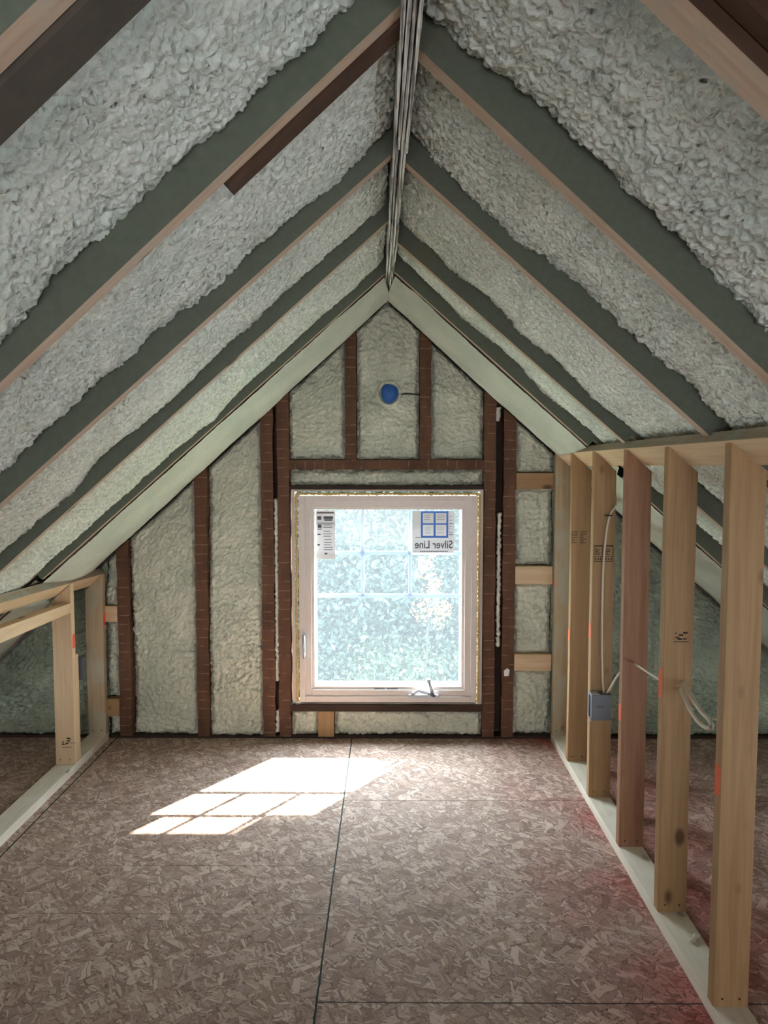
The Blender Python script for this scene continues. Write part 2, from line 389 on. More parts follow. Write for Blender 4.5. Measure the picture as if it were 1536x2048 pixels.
# ================================================================== WINDOW
W = empty('window_1', (0, GY, 0)); struct(W, 'white vinyl casement window with stickers on the glass')
def wp(mb, name, mat, bevel=0.0):
    o = mb.build(name, mat, None, bevel); o.parent = W; o.matrix_parent_inverse = Matrix.Translation((0, -GY, 0)); return o
X0, X1, Z0, Z1 = -.456, .446, .196, 1.252
GX0, GX1, GZ0, GZ1 = -.381, .371, .272, 1.184
mb = MB().frame(X0, X1, Z0, Z1, .030, .030, .030, .028, 3.862, 3.99)
wp(mb, 'window_frame', M['vinyl'], .002)
mb = MB().frame(X0 + .028, X1 - .028, Z0 + .028, Z1 - .026, GX0 - X0 - .028 - .014, X1 - GX1 - .028 - .014, GZ0 - Z0 - .028 - .014, Z1 - GZ1 - .026 - .012, 3.872, 3.955)
mb.frame(GX0 - .016, GX1 + .016, GZ0 - .016, GZ1 + .014, .017, .017, .017, .015, 3.884, 3.95)
wp(mb, 'sash', M['vinyl'], .0015)
wp(MB().box((GX0 - .008, 3.925, GZ0 - .008), (GX1 + .008, 3.928, GZ1 + .008)), 'glass_pane', M['glass'])
wp(MB().box((GX0 - .03, 4.0205, GZ0 - .03), (GX1 + .03, 4.021, GZ1 + .03)), 'insect_screen', M['screen'])
wp(MB().frame(GX0 - .05, GX1 + .05, GZ0 - .05, GZ1 + .05, .053, .052, .041, .050, 3.956, 4.02), 'outer_frame', M['vinyl_out'], .002)
for z in (.743, .963):
    k = 1.0145
    zz = 1.43 + (z - 1.43) * k
    wp(MB().box((GX0, 3.932, zz - .010), (GX1, 3.946, zz + .010)), 'glazing_bar', M['vinyl_out'], .002)
for x in (-.134, .107):
    wp(MB().box((x * 1.0145 - .009, 3.931, 1.43 + (.743 - 1.43) * 1.0145), (x * 1.0145 + .009, 3.947, GZ1)), 'glazing_bar', M['vinyl_out'], .002)
# stickers on the glass
def sheet(x0, x1, z0, z1):
    return wp(MB().box((x0, 3.9225, z0), (x1, 3.9235, z1)), 'glass_sticker', M['paper'])
def quads(par, rects, mat, name):
    mb = MB()
    for (x0, z0, x1, z1) in rects: mb.box((x0, 3.9218, z0), (x1, 3.9226, z1))
    o = mb.build(name, mat); o.parent = par; return o
s1 = sheet(-.374, -.275, .925, 1.176); s1['label'] = 'tall white energy sticker at the upper left of the glass'
R = random.Random(3)
rc = [(-.368, 1.160, -.281, 1.167), (-.366, 1.128, -.346, 1.146), (-.330, 1.122, -.290, 1.130), (-.334, 1.131, -.286, 1.146), (-.368, 1.109, -.279, 1.112), (-.364, 1.086, -.345, 1.104), (-.366, 1.078, -.344, 1.081)]
for z in (1.100, 1.088, 1.068, 1.054, 1.042, 1.024, 1.010, .998, .984, .972): rc.append((-.338 + R.random() * .006, z, -.300 + R.random() * .014, z + .0028))
rc += [(-.366, 1.050, -.350, 1.056), (-.366, .995, -.354, 1.003), (-.330, .950, -.316, .958)]
quads(s1, rc, M['ink2'], 'printed_text')
s2 = sheet(.119, .334, .958, 1.172); s2['label'] = 'square white maker sticker at the upper right of the glass'
bx0, bx1, bz0, bz1 = .163, .303, 1.035, 1.172; t = .010
quads(s2, [(bx0, bz0, bx0 + t, bz1), (bx1 - t, bz0, bx1, bz1), (bx0 + t, bz1 - t, bx1 - t, bz1), (bx0 + t, bz0, bx1 - t, bz0 + t), ((bx0 + bx1) / 2 - t / 2, bz0 + t, (bx0 + bx1) / 2 + t / 2, bz1 - t), (bx0 + t, 1.102, (bx0 + bx1) / 2 - t / 2, 1.110), ((bx0 + bx1) / 2 + t / 2, 1.102, bx1 - t, 1.110)], M['bluep'], 'window_logo')
rc = [(.136, .036 + 1.0, .16, 1.039), (.306, 1.107, .328, 1.110), (.306, 1.050, .328, 1.053), (.132, .9635 + .002, .140, .9665)]
rc += [(.160 + i * .009, .9635, .166 + i * .009, .968) for i in range(16)]
for z in (1.145, 1.135, 1.125, 1.092, 1.082, 1.072, 1.062): rc.append((.308, z, .308 + R.random() * .018, z + .002))
for z in (1.150, 1.140, 1.128): rc += [(.245, z, .285, z + .0015), (.180, z, .21, z + .0015)]
for z in (1.085, 1.075, 1.06): rc += [(.245, z, .28, z + .0015), (.185, z, .212, z + .0015)]
quads(s2, rc, M['ink2'], 'printed_text')
cu = bpy.data.curves.new('lettering', 'FONT'); cu.body = 'Silver Line'; cu.size = .05; cu.align_x = 'CENTER'; cu.extrude = .0003; cu.offset = .0006
to = bpy.data.objects.new('tmp', cu); C.objects.link(to); bpy.context.view_layer.update()
me = bpy.data.meshes.new_from_object(to); bpy.data.objects.remove(to)
xs = [v.co.x for v in me.vertices]; w0 = max(xs) - min(xs); zs = [v.co.y for v in me.vertices]; hmax = max(zs)
for v in me.vertices:                       # lettering printed on the outside, so it reads mirrored from the room
    v.co = (.229 - v.co.x * .193 / w0, 3.9218 + v.co.z * .5, .982 + v.co.y / hmax * .040)
me.materials.clear(); me.materials.append(M['ink2'])
lo = bpy.data.objects.new('lettering', me); C.objects.link(lo); lo.parent = s2
# hardware
mb = MB().box((-.440, 3.852, .425), (-.424, 3.864, .555)); mb.tube([(-.432, 3.852, .545), (-.431, 3.838, .53), (-.429, 3.832, .49), (-.428, 3.834, .45), (-.432, 3.842, .428)], [.006, .007, .007, .006, .004])
wp(mb, 'latch_handle', M['chrome'], 0)
mb = MB().box((.10, 3.846, .224), (.252, 3.874, .240)); mb.tube([(.115, 3.850, .24), (.15, 3.848, .262), (.20, 3.846, .25), (.235, 3.846, .236)], .009)
mb.tube([(.222, 3.842, .24), (.214, 3.832, .275), (.202, 3.826, .315)], [.011, .009, .007]); mb.tube([(.204, 3.83, .312), (.198, 3.818, .328)], [.011, .012])
wp(mb, 'crank_handle', M['chrome'])
wp(MB().box((-.075, 3.882, .257), (-.02, 3.8835, .2625)).box((-.012, 3.882, .2565), (-.11 + .155, 3.8835, .2635)), 'maker_plate', M['ink2'])
# raw jamb extension and yellow gap foam
o = wp(MB().frame(-.492, .474, .186, 1.284, .016, .016, .004, .010, 3.868, 3.96), 'jamb_liner', M['jamb'])
def bead(pts, r, seed, mat, name, n=8, step=.006):
    rr = random.Random(seed); P = []; Rr = []
    a, b = Vector(pts[0]), Vector(pts[1]); k = int((b - a).length / step)
    for i in range(k + 1):
        t = i / k; w_ = .55 + .45 * abs(math.sin(i * .9 + rr.random())) * (.6 + .5 * rr.random())
        P.append(a.lerp(b, t) + Vector((rr.uniform(-1, 1), rr.uniform(-.5, .5), rr.uniform(-1, 1))) * r * .22); Rr.append(r * w_)
    return MB().tube(P, Rr, n).build(name, mat)
for i, (a, b) in enumerate((((-.4655, 3.861, .2), (-.4655, 3.861, 1.262)), ((.4535, 3.861, .2), (.4535, 3.861, 1.262)), ((-.466, 3.861, 1.2625), (.453, 3.861, 1.2625)))):
    tag(bead((a, b) and (a, b), .0085, 20 + i, M['yellow'], 'gap_foam_bead'), 'bead of yellow gap foam along the ' + ('left side', 'right side', 'top')[i] + ' of the window frame', 'foam bead', 'yellow foam beads round the window')

# ================================================================== GABLE FRAMING (old brown wood)
def upright(name, x0, x1, z0, z1, mat, label, y0=GY, y1=3.96, z1b=None, cat='stud', group=None):
    xm = (x0 + x1) / 2; zl = (z1 if z1 else roof_z(x0) - .004) - z0; zr = (z1 if z1 else roof_z(x1) - .004) - z0
    h = (x1 - x0) / 2; d = y1 - y0; jx = .003
    n = max(2, int(min(zl, zr) / .06)); rr = random.Random(int((x0 + 5) * 1000))
    ring = []
    for i in range(n + 1):
        t = i / n; a = rr.uniform(-jx, jx) if 0 < i < n else 0; b = rr.uniform(-jx, jx) if 0 < i < n else 0
        ring.append([(-h + a, 0, zl * t), (h + b, 0, zr * t), (h + b, d, zr * t), (-h + a, d, zl * t)])
    vs = [p for r_ in ring for p in r_]
    fs = [(3, 2, 1, 0), tuple(n * 4 + k for k in range(4))]
    for i in range(n):
        for k in range(4): fs.append((i * 4 + k, i * 4 + (k + 1) % 4, (i + 1) * 4 + (k + 1) % 4, (i + 1) * 4 + k))
    o = MB().add(vs, fs).build(name, mat); o.location = (xm, y0, z0)
    tag(o, label, cat, group); return o
G1 = 'old brown studs of the gable wall'
upright('gable_stud', -1.382, -1.322, .014, None, M['old'], 'short old brown stud at the far left of the gable, beside the left knee wall', group=G1)
upright('gable_stud', -.983, -.921, .014, None, M['old'], 'old brown stud standing alone between two tall foam panels left of the window', group=G1)
upright('gable_stud', -.645, -.583, .014, None, M['old'], 'left one of the paired brown studs on the left of the window', group=G1)
upright('gable_stud', -.562, -.503, .014, None, M['old'], 'brown stud directly against the left side of the window', group=G1)
upright('gable_stud', .478, .537, .014, None, M['old'], 'brown stud directly against the right side of the window', group=G1)
upright('gable_stud', .576, .637, .014, None, M['old'], 'brown stud right of the narrow gap, with pale blocks on its right', group=G1)
upright('cripple_stud', -.219, -.163, 1.434, None, M['old'], 'short brown stud above the window, left of the blue tape ball', group='short studs over the window')
upright('cripple_stud', .153, .209, 1.434, None, M['old'], 'short brown stud above the window, right of the blue tape ball', group='short studs over the window')
tag(MB().box((-.583, 3.93, .03), (-.562, 3.96, 1.62)).build('gap_shade_strip', M['old_dark']), 'dark recessed strip standing in for shade in the gap between the left pair of studs', 'board', 'dark shade strips in the stud gaps')  # dark strip gives the gap its shade by colour
tag(MB().box((.537, 3.93, .03), (.576, 3.96, 1.62)).build('gap_shade_strip', M['old_dark']), 'dark recessed strip standing in for shade in the gap between the right pair of studs', 'board', 'dark shade strips in the stud gaps')  # same dark strip as shade for the right hand gap
def beam(name, x0, x1, z0, z1, y0, y1, mat, label, cat):
    L = x1 - x0; n = int(L / .05); rr = random.Random(int(z0 * 999)); vs = []
    for i in range(n + 1):
        a = rr.uniform(-.002, .002); b = rr.uniform(-.002, .002); x = L * i / n
        vs += [(0, 0, x), (0, y1 - y0, x), ((z1 - z0) + b, y1 - y0, x), ((z1 - z0) + b, a, x)]
    fs = [(0, 1, 2, 3), tuple(n * 4 + k for k in (3, 2, 1, 0))]
    for i in range(n):
        for k in range(4): fs.append((i * 4 + k, (i + 1) * 4 + k, (i + 1) * 4 + (k + 1) % 4, i * 4 + (k + 1) % 4))
    o = MB().add(vs, fs).build(name, mat)
    o.matrix_world = Matrix(((0, 0, 1, x0), (0, 1, 0, y0), (1, 0, 0, z0), (0, 0, 0, 1)))
    return tag(o, label, cat)
beam('header_plank', -.503, .478, 1.385, 1.434, 3.865, 3.96, M['old'], 'horizontal brown plank crossing above the window', 'plank')
beam('opening_head', -.503, .478, 1.285, 1.303, 3.872, 3.96, M['old_dark'], 'thin dark board lying right on top of the window', 'board')
beam('window_sill_board', -.503, .478, .152, .186, 3.85, 3.96, M['old_dark'], 'dark brown sill board under the window', 'board')
beam('floor_gap_shade', -2.45, 2.45, .0, .014, 3.885, 3.96, M['old_dark'], 'dark strip standing in for the shaded gap along the foot of the gable wall', 'plate')  # thin dark strip in place of the shaded gap at the floor
G2 = 'pale new blocks nailed between gable studs'
def block(x0, x1, z0, z1, label, mat='pine_tan'):
    o = MB().box((-(z1 - z0) / 2, 0, -(x1 - x0) / 2), ((z1 - z0) / 2, .05, (x1 - x0) / 2)).build('blocking', M[mat], bevel=.0015)
    o.matrix_world = Matrix(((0, 0, 1, (x0 + x1) / 2), (0, 1, 0, 3.862), (1, 0, 0, (z0 + z1) / 2), (0, 0, 0, 1)))
    tag(o, label, 'wood block', G2)
block(.638, .826, 1.287, 1.368, 'topmost of three pale blocks right of the window')
block(.638, .826, .806, .896, 'middle one of three pale blocks right of the window', 'pine')
block(.638, .826, .362, .446, 'lowest of three pale blocks right of the window', 'pine')
block(-1.446, -1.383, .611, .691, 'upper pale block between the left knee wall and the gable stud', 'pine')
block(-1.446, -1.383, .12, .211, 'lower pale block between the left knee wall and the gable stud')
o = MB().box((-.04, 0, 0), (.041, .05, .137)).build('short_block', M['pine_tan'], bevel=.0015); o.location = (-.323, 3.866, .0145)
tag(o, 'upright pale wooden block under the left half of the window sill', 'wood block')

# ================================================================== GABLE FOAM
def gable_foam(x0, x1, z0, zt, label, seed, base=3.915, amp=.038, cell=.030, step=.0065, mat='foam_gable', name='wall_insulation', group='foam panels between the gable studs'):
    n = max(6, int((x1 - x0) / step)); X = np.linspace(x0, x1, n)
    zt_ = np.array([(min(zt, roof_z(x) - .002) if zt else roof_z(x) - .002) for x in X]); zt_ = np.maximum(zt_, z0 + .01)
    m_ = max(6, int((zt_.max() - z0) / step)); T = np.linspace(0, 1, m_)
    XX = np.repeat(X[:, None], m_, 1); ZZ = z0 + (zt_[:, None] - z0) * T[None, :]
    e = np.minimum(np.minimum(XX - x0, x1 - XX), np.minimum(ZZ - z0, zt_[:, None] - ZZ))
    e = e + fbm(XX * 18, ZZ * 18, seed + 77, 2) * .016
    edge = 1 - np.clip(e / .022, 0, 1); edge = edge ** 1.5
    big = fbm(XX * 2.4, ZZ * 1.6, seed + 50, 3)
    hh = foam_h(ZZ * 1.0, XX * .7, seed, amp, cell)
    YY = base - hh + edge * .026 - big * .02
    YY = np.clip(YY, 3.862, 3.960)
    o = grid_obj(name, np.stack([XX, YY, ZZ], -1), M[mat], flip=False)
    return tag(o, label, 'foam insulation', group)
gf = gable_foam
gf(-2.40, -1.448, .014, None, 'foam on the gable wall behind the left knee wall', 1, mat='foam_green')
gf(-1.446, -1.384, .014, .118, 'small foam lump under the lower pale block at far left', 2)
gf(-1.446, -1.384, .213, .609, 'narrow foam strip between the two pale blocks at far left', 3)
gf(-1.446, -1.384, .693, None, 'narrow foam strip above the upper pale block at far left', 4)
gf(-1.320, -.985, .014, None, 'wide foam panel left of the lone brown stud', 5)
gf(-.919, -.647, .014, None, 'tall foam panel between lone brown stud and the stud pair', 6)
gf(-.501, -.221, 1.436, None, 'foam panel over the window, left of the short studs', 7)
gf(-.161, .151, 1.436, None, 'middle foam panel at the gable peak behind the blue tape ball', 8, base=3.912)
gf(.211, .476, 1.436, None, 'foam panel over the window, right of the short studs', 9)
gf(-.501, .476, 1.303, 1.384, 'long thin foam strip between window and brown plank', 10, base=3.925)
gf(.639, .826, 1.37, None, 'foam piece above the topmost pale block on the right', 11)
gf(.639, .826, .898, 1.285, 'foam piece between the topmost and middle pale blocks', 12)
gf(.639, .826, .448, .804, 'foam piece between the middle and lowest pale blocks', 13)
gf(.639, .826, .014, .360, 'foam piece below the lowest pale block on the right', 14)
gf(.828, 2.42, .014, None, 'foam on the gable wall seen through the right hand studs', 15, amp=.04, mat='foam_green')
gf(-.50, -.366, .014, .150, 'small foam patch under the sill, left of the pale upright block', 16)
gf(-.280, .476, .014, .150, 'long foam patch under the sill, right of the pale upright block', 17)
def bead2(x, z0, z1, r, seed, label):
    tag(bead(((x, 3.888, z0), (x + .002, 3.888, z1)), r, seed, M['foam_bead'], 'foam_bead', 10, .009), label, 'foam bead', 'white foam beads in the stud gaps')
bead2(-.573, .30, 1.24, .0125, 41, 'long white foam bead in the gap left of the window')
bead2(-.573, .03, .15, .014, 42, 'short white foam lump at the foot of the gap left of the window')
bead2(.556, .48, 1.17, .013, 43, 'long white foam bead in the gap right of the window')
bead2(-.60, 1.60, 1.66, .022, 44, 'foam lump on top of the left stud gap, under the roof')
bead2(.545, 1.63, 1.70, .018, 45, 'foam lump on top of the right stud gap, under the roof')
# tape ball and its wire
n1, n2 = 26, 16; P = np.zeros((n1, n2, 3))
for i in range(n1):
    for j in range(n2):
        a = 2 * math.pi * i / (n1 - 1); b = math.pi * j / (n2 - 1); r = .045 * (1 + .07 * math.sin(3 * a + 1) * math.sin(b) + .05 * math.sin(5 * b + a) * math.sin(b))
        P[i, j] = (r * math.sin(b) * math.cos(a) * .95, -r * math.cos(b) * .6, r * math.sin(b) * math.sin(a) * 1.05)
o = grid_obj('tape_ball', P, M['blue'], flip=True); o.location = (0.0, 3.855, 1.761); tag(o, 'blue taped round junction box in the foam near the peak', 'electrical box')
rim = MB(); rim.tube([(.056 * math.cos(a), .016 + .004 * math.sin(a * 3), .058 * math.sin(a)) for a in [2 * math.pi * k / 20 for k in range(21)]], [.010 + .004 * math.sin(k * 1.9) for k in range(21)], 8)
ro_ = rim.build('foam_collar', M['foam_gable'], o); ro_['label'] = 'pale foam ring'
tag(MB().tube([(.05, 3.868, 1.758), (.09, 3.866, 1.762), (.153, 3.868, 1.757)], .0035).build('wire', M['black']), 'black wire running right from the blue taped box', 'wire')
p = MB(); p.add([(-.012, 0, -.02), (.010, -.004, -.018), (.016, -.002, .012), (.002, -.006, .022), (-.014, -.003, .008), (-.012, .002, -.02), (.010, 0, -.018), (.016, .002, .012), (.002, 0, .022), (-.014, .001, .008)],
      [(0, 1, 2, 3, 4), (9, 8, 7, 6, 5), (0, 5, 6, 1), (1, 6, 7, 2), (2, 7, 8, 3), (3, 8, 9, 4), (4, 9, 5, 0)])
o = p.build('paper_scrap', M['paper']); o.location = (.60, 3.868, .352); tag(o, 'small torn white scrap stuck to the right brown stud', 'scrap')

# ================================================================== RAFTERS AND ROOF FOAM
# side, list of (Y of the far lower edge at the ridge, change of Y per metre of X)
RAF = {-1: [(.82, 0.0), (1.428, -.002), (2.075, -.10), (2.627, -.078), (3.340, -.125)],
       1: [(.996, 0.0), (1.579, -.012), (2.140, -.075), (2.880, -.150), (3.312, -.09)]}
TH = {-1: [.038, .038, .036, .03, .03], 1: [.060, .046, .038, .034, .034]}
ords = ['nearest the viewer', 'second from the viewer', 'middle one of five', 'second from the gable wall', 'nearest the gable wall']
def rpoint(sg, s, h, y): return Vector((ridge_x(y) + sg * (s * CA + h * SA), y, ZA - s * SA + h * CA))
def rafter(sg, i):
    yf, k = RAF[sg][i]; th = TH[sg][i]; side = 'left' if sg < 0 else 'right'
    origin = rpoint(sg, 0, 0, yf - th); origin.x += sg * .018
    d = Vector((sg * CA, k * CA, -SA)).normalized(); n = Vector((sg * SA, 0, CA)); n = (n - d * n.dot(d)).normalized(); yv = n.cross(d) * (1 if n.cross(d).y > 0 else -1)
    # local z = down the slope, local x = across (towards the gable), local y = up into the roof
    Mx = Matrix((( yv.x, n.x, d.x, origin.x), (yv.y, n.y, d.y, origin.y), (yv.z, n.z, d.z, origin.z), (0, 0, 0, 1)))
    D = .145; ta = SA / CA
    wallx = (.828, .917) if sg > 0 else (1.44, 1.53)
    sA = (wallx[0] - .012) / CA - .012; sB = (wallx[1] + .02) / CA + .02; sE = 3.2
    mb = MB(); mi = {2: 1}                    # face -y (underside) shows bare wood
    if i == 0 and sg > 0: mi = {2: 1, 5: 2}
    def seg(a, b, lo, cut=False):
        n_ = max(1, int((b - a) / .12)); rr = random.Random(i * 7 + sg + int(a * 10))
        for q in range(n_):
            z0, z1 = a + (b - a) * q / n_, a + (b - a) * (q + 1) / n_
            c0 = -D * ta * .95 if (cut and q == 0) else 0; l0 = -lo * ta if (cut and q == 0) else 0
            vs = [(0, lo, z0 + l0), (th, lo, z0 + l0), (th, D, z0 + c0), (0, D, z0 + c0), (0, lo, z1), (th, lo, z1), (th, D, z1), (0, D, z1)]
            mb.hexa(vs, 0, mi)
    seg(0, sA, 0, True); seg(sA, sB, .032); seg(sB, sE, 0)
    o = mb.build('rafter', [M['mist'], M['pine_under'], M['old_dark2']]); o.matrix_world = Mx
    tag(o, f'sloping rafter with green overspray on the {side} slope, {ords[i]}', 'rafter', f'rafters of the {side} slope')
    return o
for sg in (-1, 1):
    for i in range(5): rafter(sg, i)
def old_rafter(sg, ya, yb, s0, s1, h0, label, mat='old_dark2'):
    vs = []
    for s in (s0, s1):
        for (y, h) in ((ya, h0), (yb, h0), (yb, .145), (ya, .145)): vs.append(rpoint(sg, s - (h * SA / CA if s == s0 and s0 < .1 else 0) + .02, h, y))
    # order like box: bottom four then top four
    o = MB().hexa(vs).build('old_rafter', M[mat]); tag(o, label, 'old rafter'); return o
old_rafter(-1, .822, .892, .0, 3.2, .004, 'dark weathered old rafter beside the nearest left rafter, top left corner', 'old_grey')
old_rafter(-1, 1.432, 1.488, .0, .42, .006, 'short dark brown old rafter end below the second left rafter by the ridge')
old_rafter(1, .58, .63, .0, 3.2, .01, 'dark brown old rafter in the bare bay, top right corner')
old_rafter(1, .90, .932, .0, 3.2, .03, 'dark brown old rafter against the nearest right rafter')

def raf_y(sg, i, x, far=True):
    yf, k = RAF[sg][i]; return yf + k * abs(x) - (0 if far else TH[sg][i])
def bay(sg, i, j, label, h, amp, cell, seed, step=.0075, mat='foam', smooth=False, s1=3.15, ynear=None, yfar=None):
    """foam between rafter i (nearer) and rafter j (farther)"""
    ns = int((s1) / step); S_ = np.linspace(0, 1, ns)
    s_top = -h * SA / CA + .022 / CA
    s = s_top + (s1 - s_top) * S_
    X = np.abs(sg * (s * CA + h * SA))
    ya = np.array([raf_y(sg, i, x) if i is not None else ynear for x in X]) - .002
    yb = np.array([raf_y(sg, j, x, False) if j is not None else yfar for x in X]) + .002
    nv = int((yb - ya).max() / step) + 2; T = np.linspace(0, 1, nv)
    YY = ya[:, None] + (yb - ya)[:, None] * T[None, :]; SS = np.repeat(s[:, None], nv, 1)
    if smooth:
        hh = h - np.sin(math.pi * np.clip(T, 0, 1))[None, :] * .040 + fbm(SS * 6, YY * 6, seed, 3) * amp * 1.0 + foam_h(SS, YY, seed, .003, .02) + (T[None, :] > .93) * 0
    else:
        hh = h - foam_h(SS, YY, seed, amp, cell)
        # pulls back a little along the nearer rafter, laps up on the farther one
        e0 = np.clip(1 - (YY - ya[:, None]) / .05, 0, 1); e1 = np.clip(1 - (yb[:, None] - YY) / .06, 0, 1)
        lap = fbm(SS * 5 + 3, SS * 0 + seed, seed + 30, 4) * 2
        hh = hh + e0 ** 2 * .015 + e1 ** 2 * (.012 + lap * .03)
        hh = hh + np.clip(1 - (SS - s_top) / .05, 0, 1) ** 2 * .012
    hh = np.clip(hh, -.045 if smooth else .012, .142)
    wx = (.885, .955) if sg > 0 else (1.50, 1.56)
    XX = SS * CA + hh * SA
    # keep clear of the knee wall plate
    near = (SS * CA > wx[0] - .06) & (SS * CA < wx[1] - .02)
    hh = np.where(near, np.maximum(hh, .034), hh)
    rx = -0.008 + (GY - YY) * 0.019
    P = np.stack([rx + sg * (SS * CA + hh * SA), YY, ZA - SS * SA + hh * CA], -1)
    # turn the rim up to the boards
    P = P[:, :, :]
    o = grid_obj('roof_insulation', P, M[mat], flip=(sg > 0))
    side = 'left' if sg < 0 else 'right'
    tag(o, label, 'foam insulation', f'foam filled bays of the {side} slope'); return o
bay(-1, None, 0, 'spray foam bay in the top left corner, before the nearest left rafter', .06, .022, .04, 101, .012, ynear=.15)
bay(-1, 0, 1, 'wide lumpy foam bay on the left slope, between the first two rafters', .080, .030, .034, 102, .0055)
bay(-1, 1, 2, 'left foam bay between the second rafter and the middle rafter', .070, .024, .030, 103, .0058)
bay(-1, 2, 3, 'left foam bay between the middle rafter and the fourth rafter', .060, .018, .026, 104, .0065)
bay(-1, 3, 4, 'pale left foam bay between the two rafters closest to the gable', .052, .015, .024, 105, .0065)
bay(-1, 4, None, 'smooth rolled foam strip on the left slope against the gable wall', .004, .010, .03, 106, .012, 'foam_smooth', True, yfar=3.868)
bay(1, 0, 1, 'wide lumpy foam bay on the right slope, between the first two rafters', .085, .034, .040, 112, .0055)
bay(1, 1, 2, 'right foam bay between the second rafter and the middle rafter', .078, .026, .032, 113, .0055)
bay(1, 2, 3, 'right foam bay between the middle rafter and the fourth rafter', .072, .020, .026, 114, .0065)
bay(1, 3, 4, 'narrow right foam bay between the two rafters closest to the gable', .066, .018, .024, 115, .0065)
bay(1, 4, None, 'smooth rolled foam strip on the right slope against the gable wall', .004, .010, .03, 116, .012, 'foam_smooth', True, yfar=3.868)
# ridge board: overspray on several thin plies
rb = empty('ridge_board', (0, 0, ZA)); tag(rb, 'foam-crusted ridge board of several thin plies at the roof peak', 'ridge board')
m = NT('ridge_crust'); v = m.coords(False, (60, 1.0, 8)); v2 = m.coords(False)
m.fin(m.mix(m.ramp(m.noise(v, 3, 4), [(.42, (0, 0, 0)), (.58, (1, 1, 1))]), lin((100, 90, 88)), lin((232, 234, 226))), .5, m.bump(m.noise(v2, 60, 4), .6, .005)); M['crust'] = m.m
segs = [(-1, 1.30, .0), (1.22, 1.95, -.018), (1.88, 2.66, .0), (2.60, 3.12, -.012), (3.08, 3.862, .0)]
rr = random.Random(5)
for (a, b, dz) in segs:
    for q in range(4):
        xo = -.0145 + q * .0096 + rr.uniform(-.0008, .0008); mb = MB(); n = int((b - a) / .03); vs = []
        zz = -.010 + dz + rr.uniform(-.016, .016); aa = a + rr.uniform(-.05, .05) if a > 0 else a; bb = min(b + rr.uniform(-.05, .05), 3.864)
        for i_ in range(n + 1):
            y = aa + (bb - aa) * i_ / n; x = ridge_x(y) + xo; tw = .0027 + rr.uniform(0, .0012); zb = zz + rr.uniform(-.003, .003)
            vs += [(x - tw, y, zb), (x + tw, y, zb), (x + tw, y, .13), (x - tw, y, .13)]
        fs = [(0, 3, 2, 1), tuple(n * 4 + k for k in range(4))]
        for i_ in range(n):
            for k in range(4): fs.append((i_ * 4 + k, i_ * 4 + (k + 1) % 4, (i_ + 1) * 4 + (k + 1) % 4, (i_ + 1) * 4 + k))
        mb.add(vs, fs); mb.build('ply', M['crust'], rb)

# ================================================================== KNEE WALLS
PX = .828
def along_y(name, x0, x1, y0, y1, z0, z1, mats, label, cat, bevel=.002, zc=None):
    """timber lying along Y; local z = its length. zc: top/bottom heights at the near end"""
    W_, L = x1 - x0, y1 - y0; zn0, zn1 = zc if zc else (z0, z1)
    vs = [(0, zn0 - z0, 0), (W_, zn0 - z0, 0), (W_, zn1 - z0, 0), (0, zn1 - z0, 0), (0, 0, L), (W_, 0, L), (W_, z1 - z0, L), (0, z1 - z0, L)]
    mb = MB().hexa(vs, 0, {3: 1} if isinstance(mats, list) else None)
    o = mb.build(name, mats, bevel=bevel)
    # local x -> X, local y -> Z, local z -> +Y
    o.matrix_world = Matrix(((1, 0, 0, x0), (0, 0, 1, y0), (0, 1, 0, z0), (0, 0, 0, 1)))
    return tag(o, label, cat)
along_y('bottom_plate', PX, PX + .089, .9, 3.866, 0.0, .038, M['pine_pale'], 'pale foam-dusted bottom plate under the right hand studs', 'plate')
def tilted_plate(sg, xi, zfar, znear, yn, mats, label):
    """2x4 lying flat along the roof slope; (xi, z) is its lower inner corner"""
    c = [(0, 0), (sg * .089 * CA, -.089 * SA), (sg * (.089 * CA + .038 * SA), .038 * CA - .089 * SA), (sg * .038 * SA, .038 * CA)]
    L = 3.866 - yn; vs = [(a_, b_ + znear - zfar, 0) for a_, b_ in c] + [(a_, b_, L) for a_, b_ in c]
    fs = [(3, 2, 1, 0), (4, 5, 6, 7), (0, 1, 5, 4), (2, 3, 7, 6), (1, 2, 6, 5), (3, 0, 4, 7)]
    mb = MB(); mb.add(vs, fs); mb.mi[5] = 1
    o = mb.build('top_plate', mats, bevel=.002); o.matrix_world = Matrix(((1, 0, 0, xi), (0, 0, 1, yn), (0, 1, 0, zfar), (0, 0, 0, 1)))
    b_ = bmesh.new(); b_.from_mesh(o.data); bmesh.ops.recalc_face_normals(b_, faces=b_.faces[:]); b_.to_mesh(o.data); b_.free()
    return tag(o, label, 'plate')
tilted_plate(1, PX, 1.462, 1.484, 1.1, [M['pine'], M['plate_top']], 'long slanted top plate resting on the right hand studs')
MARKS = []
